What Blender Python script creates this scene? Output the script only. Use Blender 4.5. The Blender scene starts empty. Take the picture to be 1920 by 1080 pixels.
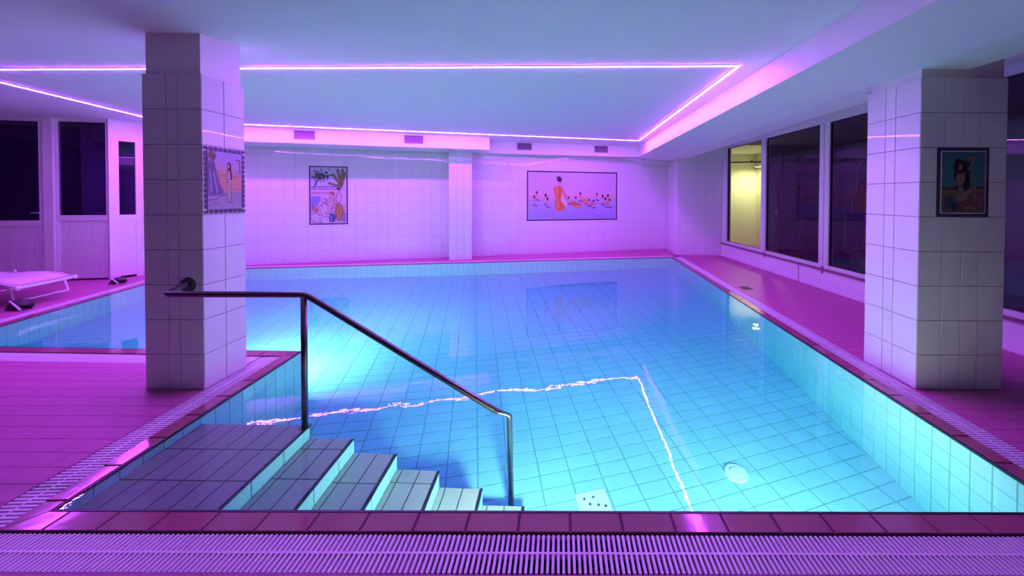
import bpy, bmesh, math, random
import numpy as np
from mathutils import Matrix, Vector
random.seed(7)
S = bpy.context.scene
COL = S.collection
R = math.radians

# ------------------------------------------------------------------ camera
CAM_H = 1.591
PITCH, ROLL, FPX, CX, CY = R(.9), R(.18), 690., 1050., 378.84
cd = bpy.data.cameras.new('camera'); cam = bpy.data.objects.new('camera', cd); COL.objects.link(cam)
cd.sensor_width = 36; cd.sensor_fit = 'HORIZONTAL'; cd.lens = FPX / 1920 * 36
cd.shift_x = (960 - CX) / 1920; cd.shift_y = (CY - 540) / 1920
cd.clip_start = .05; cd.clip_end = 100
cam.matrix_world = Matrix.Translation((0, 0, CAM_H)) @ Matrix.Rotation(R(90) - PITCH, 4, 'X') @ Matrix.Rotation(ROLL, 4, 'Z')
S.camera = cam

# ------------------------------------------------------------------ world, lights, exposure
W = bpy.data.worlds.new('world'); S.world = W; W.use_nodes = True
W.node_tree.nodes['Background'].inputs[0].default_value = (.25, .2, .5, 1)
W.node_tree.nodes['Background'].inputs[1].default_value = .01
S.view_settings.view_transform = 'Standard'; S.view_settings.look = 'None'
S.view_settings.exposure = 0; S.view_settings.gamma = 1; S.view_settings.use_curve_mapping = False
S.cycles.use_denoising = True
S.cycles.sample_clamp_indirect = 25
LED_COLOR, LED_POWER = (.55, .06, 1.06), 272.
POOL_COLOR = (1.25, 1.0, .62)
POOL_LAMPS = [  # x, y, z, facing angle from +Y, watts
    (1.5, 1.845, -.48, 0, 44),
    (-.12, 1.845, -.40, 0, 56),
    (-3.3, 3.77, -.55, 0, 112),
]
GYM_LAMP = 55.

def lamp(name, kind, loc, rot, power, color, size=.1, parent=None):
    l = bpy.data.lights.new(name, kind); o = bpy.data.objects.new(name, l); COL.objects.link(o)
    l.energy = power; l.color = color
    if kind == 'AREA': l.shape = 'DISK'; l.size = size
    else: l.shadow_soft_size = size
    o.location = loc; o.rotation_euler = rot
    if parent: attach(o, parent)
    return o

# ------------------------------------------------------------------ materials
def mat(name, color, rough=.5, spec=.5, metal=0, coat=0, var=0., bump=0., bscale=40., noise=0., nscale=6.):
    m = bpy.data.materials.new(name); m.use_nodes = True
    nt = m.node_tree; b = nt.nodes['Principled BSDF']
    b.inputs['Base Color'].default_value = (*color, 1)
    b.inputs['Roughness'].default_value = rough
    b.inputs['Specular IOR Level'].default_value = spec
    b.inputs['Metallic'].default_value = metal
    b.inputs['Coat Weight'].default_value = coat
    b.inputs['Coat Roughness'].default_value = .06
    link = nt.links.new
    src = None
    if var or noise:
        v = nt.nodes.new('ShaderNodeMath'); v.operation = 'MULTIPLY_ADD'
        if var:
            oi = nt.nodes.new('ShaderNodeObjectInfo'); link(oi.outputs['Random'], v.inputs[0])
            v.inputs[1].default_value = var; v.inputs[2].default_value = 1 - var / 2
        else:
            v.inputs[0].default_value = 0; v.inputs[1].default_value = 0; v.inputs[2].default_value = 1
        out = v.outputs[0]
        if noise:
            g = nt.nodes.new('ShaderNodeNewGeometry')
            n = nt.nodes.new('ShaderNodeTexNoise'); n.inputs['Scale'].default_value = nscale; n.inputs['Detail'].default_value = 5
            link(g.outputs['Position'], n.inputs['Vector'])
            w = nt.nodes.new('ShaderNodeMath'); w.operation = 'MULTIPLY_ADD'
            link(n.outputs['Fac'], w.inputs[0]); w.inputs[1].default_value = noise * 2; w.inputs[2].default_value = 1 - noise
            q = nt.nodes.new('ShaderNodeMath'); q.operation = 'MULTIPLY'
            link(out, q.inputs[0]); link(w.outputs[0], q.inputs[1]); out = q.outputs[0]
        mx = nt.nodes.new('ShaderNodeVectorMath'); mx.operation = 'SCALE'
        mx.inputs[0].default_value = color; link(out, mx.inputs['Scale'])
        link(mx.outputs[0], b.inputs['Base Color'])
    if bump:
        g = nt.nodes.new('ShaderNodeNewGeometry')
        n = nt.nodes.new('ShaderNodeTexNoise'); n.inputs['Scale'].default_value = bscale; n.inputs['Detail'].default_value = 3
        link(g.outputs['Position'], n.inputs['Vector'])
        bp = nt.nodes.new('ShaderNodeBump'); bp.inputs['Strength'].default_value = 1; bp.inputs['Distance'].default_value = bump
        link(n.outputs['Fac'], bp.inputs['Height']); link(bp.outputs[0], b.inputs['Normal'])
        if coat: link(bp.outputs[0], b.inputs['Coat Normal'])
    return m

def emit(name, color, strength):
    m = bpy.data.materials.new(name); m.use_nodes = True
    nt = m.node_tree; nt.nodes.clear()
    e = nt.nodes.new('ShaderNodeEmission'); o = nt.nodes.new('ShaderNodeOutputMaterial')
    e.inputs[0].default_value = (*color, 1); e.inputs[1].default_value = strength
    nt.links.new(e.outputs[0], o.inputs[0]); return m

def water_mat():
    m = bpy.data.materials.new('water'); m.use_nodes = True
    nt = m.node_tree; nt.nodes.clear(); L = nt.links.new
    o = nt.nodes.new('ShaderNodeOutputMaterial'); g = nt.nodes.new('ShaderNodeBsdfGlass')
    g.inputs['Roughness'].default_value = 0; g.inputs['IOR'].default_value = 1.333
    va = nt.nodes.new('ShaderNodeVolumeAbsorption'); va.inputs['Color'].default_value = (.0, .88, .965, 1); va.inputs['Density'].default_value = .38
    ge = nt.nodes.new('ShaderNodeNewGeometry')
    n1 = nt.nodes.new('ShaderNodeTexNoise'); n1.inputs['Scale'].default_value = 3.2; n1.inputs['Detail'].default_value = 1
    n2 = nt.nodes.new('ShaderNodeTexNoise'); n2.inputs['Scale'].default_value = 22; n2.inputs['Detail'].default_value = 2
    ad = nt.nodes.new('ShaderNodeMath'); ad.operation = 'MULTIPLY_ADD'; ad.inputs[1].default_value = .09
    L(ge.outputs['Position'], n1.inputs['Vector']); L(ge.outputs['Position'], n2.inputs['Vector'])
    L(n2.outputs['Fac'], ad.inputs[0]); L(n1.outputs['Fac'], ad.inputs[2])
    b = nt.nodes.new('ShaderNodeBump'); b.inputs['Distance'].default_value = .0016; b.inputs['Strength'].default_value = 1
    L(ad.outputs[0], b.inputs['Height']); L(b.outputs[0], g.inputs['Normal'])
    L(g.outputs[0], o.inputs['Surface']); L(va.outputs[0], o.inputs['Volume'])
    return m

def pane_mat(name, tint=(.8, .85, .9), ior=1.5):
    m = bpy.data.materials.new(name); m.use_nodes = True
    nt = m.node_tree; nt.nodes.clear(); L = nt.links.new
    o = nt.nodes.new('ShaderNodeOutputMaterial'); t = nt.nodes.new('ShaderNodeBsdfTransparent'); g = nt.nodes.new('ShaderNodeBsdfGlossy')
    t.inputs[0].default_value = (*tint, 1); g.inputs['Roughness'].default_value = .0
    lw = nt.nodes.new('ShaderNodeLayerWeight'); pw = nt.nodes.new('ShaderNodeMath'); pw.operation = 'POWER'; pw.inputs[1].default_value = 5
    f = nt.nodes.new('ShaderNodeMath'); f.operation = 'MULTIPLY_ADD'; f.inputs[1].default_value = .95; f.inputs[2].default_value = .035
    L(lw.outputs['Facing'], pw.inputs[0]); L(pw.outputs[0], f.inputs[0])
    mx = nt.nodes.new('ShaderNodeMixShader'); L(f.outputs[0], mx.inputs[0]); L(t.outputs[0], mx.inputs[1]); L(g.outputs[0], mx.inputs[2])
    L(mx.outputs[0], o.inputs[0]); return m

def paint_mat():
    m = bpy.data.materials.new('mural_paint'); m.use_nodes = True
    nt = m.node_tree; b = nt.nodes['Principled BSDF']; a = nt.nodes.new('ShaderNodeVertexColor'); a.layer_name = 'paint'
    nt.links.new(a.outputs['Color'], b.inputs['Base Color']); b.inputs['Roughness'].default_value = .28
    return m

M = dict(
    plaster=mat('white_plaster', (.80, .81, .83), .75, .3, noise=.04, nscale=3, bump=.0012, bscale=25),
    wall_tile=mat('glazed_wall_tile', (.74, .74, .78), .032, .45, var=.03, bump=.0003, bscale=7),
    wall_grout=mat('wall_grout', (.56, .55, .62), .8),
    col_grout=mat('column_grout', (.33, .31, .40), .8),
    pool_tile=mat('pool_tile', (.29, .63, .72), .35, var=.06, noise=.05, nscale=9),
    pool_grout=mat('pool_grout', (.13, .34, .42), .85),
    tread_tile=mat('tread_tile', (.34, .36, .38), .4, var=.07),
    tread_grout=mat('tread_grout', (.05, .06, .10), .8),
    nosing=mat('dark_nosing', (.012, .014, .035), .45),
    coping=mat('wet_brick_red_coping', (.33, .10, .16), .10, .6, var=.12, noise=.12, nscale=14, bump=.0006, bscale=14),
    coping_grout=mat('coping_grout', (.08, .03, .05), .8),
    deck=mat('terracotta_deck_tile', (.45, .115, .30), .48, .4, var=.06, noise=.16, nscale=30, bump=.0006, bscale=120),
    deck_grout=mat('deck_grout', (.40, .10, .27), .8),
    grate=mat('white_plastic_grate', (.80, .76, .82), .42),
    channel=mat('dark_channel', (.02, .01, .03), .9),
    steel=mat('dark_stained_steel_tube', (.20, .18, .20), .26, metal=1.0),
    dark_steel=mat('dark_flange', (.02, .015, .025), .45),
    frame=mat('white_window_frame', (.78, .77, .8), .35),
    sill=mat('brown_red_sill', (.27, .09, .18), .5, noise=.1),
    glass=pane_mat('window_glass', (.72, .72, .78)),
    dark_glass=pane_mat('dark_door_glass', (.66, .6, .75)),
    shell=mat('grey_shell_wall', (.06, .055, .065), .8),
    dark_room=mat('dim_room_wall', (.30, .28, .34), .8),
    dark_cloth=mat('dark_curtain', (.36, .28, .46), .9),
    black=mat('black_plastic', (.012, .01, .016), .4),
    vent=mat('grey_vent_metal', (.30, .22, .34), .5),
    booth=mat('pale_yellow_wall', (.72, .74, .50), .7),
    rail=mat('dark_rail', (.06, .05, .05), .5),
    wood=mat('brown_timber', (.12, .05, .06), .5, noise=.2, nscale=12),
    pad=mat('black_padding', (.03, .025, .04), .6),
    gym_steel=mat('grey_gym_steel', (.3, .3, .34), .35, metal=.6),
    lounger=mat('white_lounger_mesh', (.82, .80, .84), .6),
    white_tube=mat('white_tube', (.82, .80, .84), .35),
    led=emit('pink_led', LED_COLOR, LED_POWER),
    lens=emit('pool_lamp_lens', POOL_COLOR, 6.),
    lampw=emit('warm_lamp_lens', (1, .95, .45), 4.),
    water=water_mat(), paint=paint_mat(),
    drain=mat('pale_drain_plate', (.62, .76, .70), .45),
    drain_dark=mat('dark_holes', (.05, .07, .08), .7),
    mural_border=mat('mural_border', (.05, .03, .08), .35),
    mural_tile=mat('mural_border_light', (.74, .68, .74), .3),
)

# ------------------------------------------------------------------ helpers
def attach(o, parent):
    o.parent = parent
    o.matrix_parent_inverse = Matrix.Translation(-Vector(parent.get('at', (0, 0, 0))))
    return o

def link(o, parent=None):
    COL.objects.link(o)
    if parent is not None: attach(o, parent)
    return o

def mesh(name, verts, faces, m, parent=None, smooth=False, kind=None):
    me = bpy.data.meshes.new(name); me.from_pydata([tuple(v) for v in verts], [], faces); me.materials.append(M[m] if isinstance(m, str) else m)
    if smooth:
        me.polygons.foreach_set('use_smooth', [True] * len(me.polygons))
    me.update()
    o = bpy.data.objects.new(name, me); link(o, parent)
    if kind: o['kind'] = kind
    return o

def tag(o, label=None, cat=None, group=None, kind=None):
    if label: o['label'] = label
    if cat: o['category'] = cat
    if group: o['group'] = group
    if kind: o['kind'] = kind
    return o

def thing(name, label, cat, at, group=None):
    o = bpy.data.objects.new(name, None); o.location = at; o['at'] = list(at); o.empty_display_size = .1
    COL.objects.link(o); return tag(o, label, cat, group)

class MB:
    def __init__(s): s.v = []; s.f = []
    def add(s, v, f):
        n = len(s.v); s.v += [tuple(p) for p in v]; s.f += [tuple(i + n for i in q) for q in f]; return s
    def prism(s, poly, z0, z1):
        n = len(poly); zt = z1 if hasattr(z1, '__len__') else [z1] * n; zb = z0 if hasattr(z0, '__len__') else [z0] * n
        a = sum(poly[i][0] * poly[(i + 1) % n][1] - poly[(i + 1) % n][0] * poly[i][1] for i in range(n))
        if a < 0: poly = poly[::-1]; zt = list(zt)[::-1]; zb = list(zb)[::-1]
        v = [(p[0], p[1], z) for p, z in zip(poly, zb)] + [(p[0], p[1], z) for p, z in zip(poly, zt)]
        f = [tuple(range(n - 1, -1, -1)), tuple(range(n, 2 * n))] + [(i, (i + 1) % n, n + (i + 1) % n, n + i) for i in range(n)]
        return s.add(v, f)
    def box(s, x0, x1, y0, y1, z0, z1): return s.prism([(x0, y0), (x1, y0), (x1, y1), (x0, y1)], z0, z1)
    def seg(s, a, b, t0, t1, z0, z1):  # slab along a->b, offset t0..t1 to its left
        d = Vector((b[0] - a[0], b[1] - a[1])).normalized(); n = Vector((-d.y, d.x)); a = Vector(a[:2]); b = Vector(b[:2])
        return s.prism([a + n * t0, b + n * t0, b + n * t1, a + n * t1], z0, z1)
    def tube(s, pts, r, k=12, caps=True, r2=None):
        pts = [Vector(p) for p in pts]; n = len(pts); ref = None; base = len(s.v)
        for i, p in enumerate(pts):
            d = (pts[min(i + 1, n - 1)] - pts[max(i - 1, 0)]).normalized()
            if i in (0, n - 1): bis = d
            else:
                d1 = (p - pts[i - 1]).normalized(); d2 = (pts[i + 1] - p).normalized(); bis = (d1 + d2).normalized()
            if ref is None:
                ref = Vector((0, 0, 1)) if abs(bis.z) < .9 else Vector((0, 1, 0))
            x = (ref - bis * ref.dot(bis)).normalized(); y = bis.cross(x); ref = x
            st = 1.
            rr = r if r2 is None else r + (r2 - r) * i / (n - 1)
            for j in range(k):
                a = 2 * math.pi * j / k; s.v.append(tuple(p + (x * math.cos(a) + y * math.sin(a)) * rr * st))
        for i in range(n - 1):
            for j in range(k):
                s.f.append((base + i * k + j, base + i * k + (j + 1) % k, base + (i + 1) * k + (j + 1) % k, base + (i + 1) * k + j))
        if caps: s.f.append(tuple(base + j for j in range(k - 1, -1, -1))); s.f.append(tuple(base + (n - 1) * k + j for j in range(k)))
        return s
    def disc(s, c, n, r, h, k=24, r_top=None):  # short cylinder from c along n
        n = Vector(n).normalized(); c = Vector(c); r_top = r if r_top is None else r_top
        x = n.orthogonal().normalized(); y = n.cross(x); base = len(s.v)
        for rad, off in ((r, 0), (r_top, h)):
            for j in range(k):
                a = 2 * math.pi * j / k; s.v.append(tuple(c + n * off + (x * math.cos(a) + y * math.sin(a)) * rad))
        for j in range(k): s.f.append((base + j, base + (j + 1) % k, base + k + (j + 1) % k, base + k + j))
        s.f.append(tuple(base + j for j in range(k - 1, -1, -1))); s.f.append(tuple(base + k + j for j in range(k)))
        return s
    def ball(s, c, r, k=12, sc=(1, 1, 1)):
        base = len(s.v); c = Vector(c); rows = k // 2
        for i in range(rows + 1):
            t = math.pi * i / rows
            for j in range(k):
                a = 2 * math.pi * j / k; s.v.append((c.x + r * sc[0] * math.sin(t) * math.cos(a), c.y + r * sc[1] * math.sin(t) * math.sin(a), c.z + r * sc[2] * math.cos(t)))
        for i in range(rows):
            for j in range(k): s.f.append((base + i * k + j, base + (i + 1) * k + j, base + (i + 1) * k + (j + 1) % k, base + i * k + (j + 1) % k))
        return s
    def build(s, name, m, parent=None, smooth=False, kind=None): return mesh(name, s.v, s.f, m, parent, smooth, kind)

def bend(pts, r, n=6):  # round the corners of a polyline
    out = [Vector(pts[0])]
    for a, b, c in zip(pts, pts[1:], pts[2:]):
        a, b, c = map(Vector, (a, b, c)); d1 = (a - b).normalized(); d2 = (c - b).normalized()
        p, q = b + d1 * r, b + d2 * r
        for i in range(n + 1):
            t = i / n; out.append(p * (1 - t) ** 2 + b * 2 * t * (1 - t) + q * t * t)
    out.append(Vector(pts[-1])); return out

def clip_poly(poly, conv):  # Sutherland-Hodgman, conv counter-clockwise
    out = poly
    for i in range(len(conv)):
        a, b = conv[i], conv[(i + 1) % len(conv)]; inp = out; out = []
        side = lambda p: (b[0] - a[0]) * (p[1] - a[1]) - (b[1] - a[1]) * (p[0] - a[0])
        for j in range(len(inp)):
            p, q = inp[j], inp[(j + 1) % len(inp)]; sp, sq = side(p), side(q)
            if sp >= 0: out.append(p)
            if (sp >= 0) != (sq >= 0):
                t = sp / (sp - sq); out.append((p[0] + (q[0] - p[0]) * t, p[1] + (q[1] - p[1]) * t))
        if len(out) < 3: return []
    return out

def area(p): return .5 * sum(p[i][0] * p[(i + 1) % len(p)][1] - p[(i + 1) % len(p)][0] * p[i][1] for i in range(len(p)))

def project(p):
    v = cam_inv @ Vector(p)
    if v.z > -.05: return None
    return CX + FPX * v.x / -v.z, CY - FPX * v.y / -v.z
cam_inv = cam.matrix_world.inverted()

def rank(p):
    q = project(p); d = (Vector(p) - cam.location).length
    vis = q is not None and -40 < q[0] < 1960 and -40 < q[1] < 1120
    return d if vis else d + 100

TILE_CACHE = {}
def tile_geo(poly, th, b=.0016):
    if area(poly) < 0: poly = poly[::-1]
    n = len(poly); cx = sum(p[0] for p in poly) / n; cy = sum(p[1] for p in poly) / n
    ins = []
    for i in range(n):  # inset by edge normals
        p0, p1, p2 = Vector(poly[i - 1]), Vector(poly[i]), Vector(poly[(i + 1) % n])
        d1 = (p1 - p0); d2 = (p2 - p1)
        if d1.length < 1e-6 or d2.length < 1e-6: ins.append(p1); continue
        d1.normalize(); d2.normalize(); n1 = Vector((-d1.y, d1.x)); n2 = Vector((-d2.y, d2.x)); s = n1 + n2
        ins.append(p1 + s * (b / max(.35, s.length_squared / 2)))
    v = [(p[0], p[1], -.002) for p in poly] + [(p[0], p[1], th) for p in ins]
    f = [tuple(range(n, 2 * n))] + [(i, (i + 1) % n, n + (i + 1) % n, n + i) for i in range(n)]
    return v, f

def tile_field(parent, org, U, V, u, v, tu, tv, joint, th, m, cap=300, poly=None, holes=(), stagger=0., off=(0, 0), name='tile', tilt=0., ulist=None, vlist=None, keep=None, bevel=.0016):
    org = Vector(org); U = Vector(U).normalized(); V = Vector(V).normalized(); N = U.cross(V)
    Bm = Matrix((U, V, N)).transposed().to_4x4()
    cells = []
    def edges(lo, hi, t, o, lst):
        if lst: return [(lo + a, lo + b) for a, b in zip(lst, lst[1:])]
        k = math.floor((lo - o) / t); out = []
        while o + k * t < hi - 1e-6: out.append((o + k * t, o + (k + 1) * t)); k += 1
        return out
    for r, (v0, v1) in enumerate(edges(v[0], v[1], tv, off[1], vlist)):
        sh = stagger * tu * (r % 2)
        for (u0, u1) in edges(u[0] - sh, u[1], tu, off[0], ulist):
            u0 += sh; u1 += sh
            j = joint / 2
            a0, a1, b0, b1 = max(u0 + j, u[0]), min(u1 - j, u[1]), max(v0 + j, v[0]), min(v1 - j, v[1])
            if a1 - a0 < .012 or b1 - b0 < .012: continue
            parts = [(a0, a1, b0, b1)]
            for h in holes:
                nxt = []
                for (c0, c1, d0, d1) in parts:
                    if c1 <= h[0] or c0 >= h[1] or d1 <= h[2] or d0 >= h[3]: nxt.append((c0, c1, d0, d1)); continue
                    if c0 < h[0]: nxt.append((c0, h[0], d0, d1))
                    if c1 > h[1]: nxt.append((h[1], c1, d0, d1))
                    e0, e1 = max(c0, h[0]), min(c1, h[1])
                    if d0 < h[2]: nxt.append((e0, e1, d0, h[2]))
                    if d1 > h[3]: nxt.append((e0, e1, h[3], d1))
                parts = nxt
            for (c0, c1, d0, d1) in parts:
                if c1 - c0 < .012 or d1 - d0 < .012: continue
                q = [(c0, d0), (c1, d0), (c1, d1), (c0, d1)]
                full = not holes and abs(c1 - c0 - (tu - joint)) < 1e-4 and abs(d1 - d0 - (tv - joint)) < 1e-4
                if poly:
                    k = clip_poly(q, poly)
                    if len(k) < 3 or abs(area(k)) < 2e-4: continue
                    if abs(abs(area(k)) - abs(area(q))) > 1e-6: full = False
                    q = k
                cu = sum(p[0] for p in q) / len(q); cv = sum(p[1] for p in q) / len(q)
                if keep and not keep(org + U * cu + V * cv): continue
                cells.append((rank(org + U * cu + V * cv), q, cu, cv, full))
    cells.sort(key=lambda c: c[0])
    rest = MB()
    for i, (rk, q, cu, cv, full) in enumerate(cells):
        c = org + U * cu + V * cv
        T = Matrix.Translation(c) @ Bm
        if tilt: T = T @ Matrix.Rotation(random.gauss(0, tilt), 4, 'X') @ Matrix.Rotation(random.gauss(0, tilt), 4, 'Y')
        loc = [(p[0] - cu, p[1] - cv) for p in q]
        if i < cap:
            key = (round(tu, 4), round(tv, 4), round(joint, 4), th, m) if full else None
            me = TILE_CACHE.get(key) if key else None
            if me is None:
                vv, ff = tile_geo(loc, th, bevel); me = bpy.data.meshes.new(name); me.from_pydata(vv, [], ff); me.materials.append(M[m]); me.update()
                if key: TILE_CACHE[key] = me
            o = bpy.data.objects.new(name, me); o.matrix_basis = T; link(o, parent)
        else:
            vv, ff = tile_geo(loc, th, bevel); rest.add([T @ Vector(p) for p in vv], ff)
    if rest.v: rest.build('further_tiles', m, parent, kind='stuff')
    return len(cells)

def offset_poly(P, d):  # outward offset of a counter-clockwise polygon
    out = []; n = len(P)
    for i in range(n):
        p0, p1, p2 = Vector(P[i - 1]), Vector(P[i]), Vector(P[(i + 1) % n])
        a = (p1 - p0).normalized(); b = (p2 - p1).normalized(); na = Vector((a.y, -a.x)); nb = Vector((b.y, -b.x)); s = na + nb
        out.append(tuple(p1 + s * (d / (s.length_squared / 2))))
    return out

# ------------------------------------------------------------------ measured plan (metres, water surface at z = 0)
A, B, C_, D, E_, F_ = (-2.54, 1.833), (2.585, 1.833), (2.906, 9.578), (-7.74, 7.775), (-6.57, 3.84), (-2.633, 3.729)
POOL = [A, B, C_, D, E_, F_]
EDGE_NAME = ['front', 'right', 'back', 'left', 'step_back', 'step_side']
COP, GRT = .12, .19
P1 = offset_poly(POOL, COP); P2 = offset_poly(POOL, COP + GRT)
DEPTH = -1.27
CEIL = 3.01

# ------------------------------------------------------------------ pool shell
mb = MB()
Pw = offset_poly(POOL, .04)
fl = mb.prism(offset_poly(POOL, .10), DEPTH - .12, DEPTH - .003).build('pool_floor', 'pool_grout', kind='structure')
ang = R(13.)
fu, fv = (math.cos(ang), math.sin(ang), 0), (-math.sin(ang), math.cos(ang), 0)
Pin = offset_poly(POOL, .15)
def inside(p, P=Pin):
    x, y = p[0], p[1]; c = False
    for i in range(len(P)):
        (x1, y1), (x2, y2) = P[i - 1], P[i]
        if (y1 > y) != (y2 > y) and x < (x2 - x1) * (y - y1) / (y2 - y1) + x1: c = not c
    return c
tile_field(fl, (.385, 2.866, DEPTH - .003), fu, fv, (-12, 6), (-6, 9), .25, .132, .007, .003, 'pool_tile', keep=inside)

walls = []
for i in range(6):
    a, b = POOL[i], POOL[(i + 1) % 6]; oa, ob = P1[i], P1[(i + 1) % 6]
    w = MB().prism([a, b, ob, oa], DEPTH - .1, -.03).build('pool_wall_' + EDGE_NAME[i], 'pool_grout', kind='structure')
    walls.append(w)
    d = Vector((b[0] - a[0], b[1] - a[1], 0)); L = d.length
    # faces towards the water: u runs so that u x z points inward
    U = -d.normalized(); org = (b[0], b[1], -.03)
    tile_field(w, org, U, (0, 0, -1) if False else (0, 0, 1), (0, L), (DEPTH + .03, 0), .125, .25, .006, .003, 'pool_tile', off=(0.03, 0))

# coping: red tiles, dark inner edge; channel under the grates
cop = MB(); chan = MB()
for i in range(6):
    a, b = POOL[i], POOL[(i + 1) % 6]; oa, ob = P1[i], P1[(i + 1) % 6]; qa, qb = P2[i], P2[(i + 1) % 6]
    cop.prism([a, b, ob, oa], -.03, .0005)
    chan.prism([oa, ob, qb, qa], -.30, -.14)
coping = cop.build('pool_coping', 'coping_grout', kind='structure')
chan.build('overflow_channel', 'channel', kind='structure')
for i in range(6):
    a, b = POOL[i], POOL[(i + 1) % 6]; oa, ob = P1[i], P1[(i + 1) % 6]
    d = Vector((b[0] - a[0], b[1] - a[1])); L = d.length; d.normalize(); n = Vector((d.y, -d.x))
    toU = lambda p: ((Vector(p) - Vector(a)).dot(d), -(Vector(p) - Vector(a)).dot(n))
    poly = [toU(a), toU(b), toU(ob), toU(oa)]
    if area(poly) < 0: poly = poly[::-1]
    lo = min(p[0] for p in poly); hi = max(p[0] for p in poly)
    tile_field(coping, (a[0], a[1], .0005), (d.x, d.y, 0), (-n.x, -n.y, 0), (lo, hi), (-COP, -.0145), .25, .20, .009, .005, 'coping', poly=poly, off=(.095, -.2 - .0145 + .004), cap=120, bevel=.003)
    MB().prism([a, b, tuple(Vector(b) + n * .0115), tuple(Vector(a) + n * .0115)], -.028, .0035).build('edge_strip', 'nosing', coping)

# ------------------------------------------------------------------ water
Pwat = offset_poly(POOL, .05)
wat = MB().prism(Pwat, DEPTH - .05, 0).build('pool_water', 'water', kind='structure')

# ------------------------------------------------------------------ deck (floor)
A2, B2, C2, D2, E2, F2 = P2
X0, X1, Y0, Y1 = -12.5, 8.5, -2.6, 12.6
regions = {
    'front': [(X0, Y0), (X1, Y0), (X1, A2[1]), (X0, A2[1])],
    'right': [B2, (X1, B2[1]), (X1, Y1), C2],
    'back': [C2, (X1, Y1), (X0, Y1), D2],
    'left': [D2, (X0, Y1), (X0, 3.45), E2],
    'step': [A2, F2, E2, (X0, 3.45), (X0, A2[1])],
}
fm = MB()
for k, p in regions.items(): fm.prism(p, -.30, -.003)
floor = fm.build('floor', 'deck_grout', kind='structure')
caps = {'front': 40, 'right': 90, 'back': 10, 'left': 40, 'step': 118}
lim = {'front': (-5.2, 4.5, .8, 1.6), 'right': (2.5, 5, 1, 10.5), 'back': (-8.5, 5, 7.7, 11.6), 'left': (-10.6, -6.3, 3.3, 9), 'step': (-6.9, -2.6, 1.4, 3.8)}
for k, p in regions.items():
    if area(p) < 0: p = p[::-1]
    l = lim[k]
    tile_field(floor, (0, 0, -.0022), (1, 0, 0), (0, 1, 0), (l[0], l[1]), (l[2], l[3]), .25, .125, .0022, .0016, 'deck', cap=caps[k], poly=p, stagger=.5, bevel=.0006)

# ------------------------------------------------------------------ walls and ceiling
BW0, BW1 = (-7.854, 8.12), (3.243, 11.17)
def wall(name, a, b, z0, z1, thick=.15, m='plaster'):
    return MB().seg(a, b, 0, thick, z0, z1).build(name, m, kind='structure')
TR = .286
# back wall (tiled), left of a->b is outside: run right to left seen from the pool => go from BW1 to BW0 reversed
wb = wall('wall_back', BW0, BW1, -.05, CEIL, .15, 'wall_grout')
dB = Vector((BW1[0] - BW0[0], BW1[1] - BW0[1], 0)); LB = dB.length; dB.normalize(); nB = Vector((dB.y, -dB.x, 0))
def back_s(x): return (x - BW0[0]) / dB.x
big = (back_s(-.905), back_s(1.667)); small = (back_s(-5.90), back_s(-5.115))
tile_field(wb, (BW0[0], BW0[1], 0), dB, (0, 0, 1), (0, LB), (0, 2.75), .25, TR, .005, .003, 'wall_tile', cap=300, tilt=.0012,
           holes=[(big[0], big[1], .913, 2.288), (small[0], small[1], .90, 2.288)])
# pilaster on the back wall
pa, pb = Vector((-2.727, 9.03, 0)), Vector((-2.195, 9.176, 0))
pq = [pa, pb, pb - nB * .5, pa - nB * .5]
pil = MB().prism([p[:2] for p in pq], -.05, 2.72).build('column', 'wall_grout', kind='structure')
tag(pil, 'shallow white tiled pilaster on the back wall between the two murals')
tile_field(pil, pa, (pb - pa), (0, 0, 1), (0, (pb - pa).length), (0, 2.715), .2, TR, .005, .003, 'wall_tile', tilt=.0012, ulist=[0, .2, .352, .552])
# return wall and short wall beside the windows
J0, J1, J2 = (3.243, 11.17), (3.205, 10.04), (4.37, 9.94)
wr = wall('wall_return', J0, J1, -.05, CEIL, .12, 'wall_grout')
dv = Vector((J1[0] - J0[0], J1[1] - J0[1], 0))
tile_field(wr, (J0[0], J0[1], 0), dv, (0, 0, 1), (0, dv.length), (0, 2.75), .25, TR, .005, .003, 'wall_tile', tilt=.0012)
wj = wall('wall_short', J1, (4.6, 9.92), -.05, CEIL, .12, 'wall_grout')
dv = Vector((J2[0] - J1[0], J2[1] - J1[1], 0))
tile_field(wj, (J1[0], J1[1], 0), dv, (0, 0, 1), (0, dv.length), (0, 2.95), .25, TR, .005, .003, 'wall_tile', tilt=.0012)
# window wall
def WX(y): return 4.37 + (9.94 - y) * .0487
G0, G1 = (WX(9.94), 9.94), (WX(-2.5), -2.5)
MB().seg(G0, G1, 0, .18, -.05, .33).build('wall_right', 'plaster', kind='structure')
MB().seg(G0, G1, .02, .18, 2.96, 3.2).build('wall_right_header', 'plaster', kind='structure')
# remaining shell, mostly behind the camera
MB().box(X0, X1, Y0 - .15, Y0, -.05, 3.2).build('wall_front', 'shell', kind='structure')
MB().box(X0 - .15, X0, Y0, 8.5, -.05, 3.2).build('wall_far_left', 'shell', kind='structure')

# ceiling: plaster with a slight sag round the left column
nx, ny = 72, 52; vs = []; fs = []
for j in range(ny + 1):
    for i in range(nx + 1):
        x = X0 + (X1 - X0) * i / nx; y = Y0 + (Y1 - Y0) * j / ny
        r2 = ((x + 3.1) / 1.5) ** 2 + ((y - 2.9) / .55) ** 2
        vs.append((x, y, CEIL - .115 * math.exp(-r2)))
for j in range(ny):
    for i in range(nx): a = j * (nx + 1) + i; fs.append((a, a + nx + 1, a + nx + 2, a + 1))
mesh('ceiling', vs, fs, 'plaster', smooth=True, kind='structure')
MB().box(X0, X1, Y0, Y1, 3.22, 3.3).build('ceiling_slab', 'plaster', kind='structure')
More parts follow.
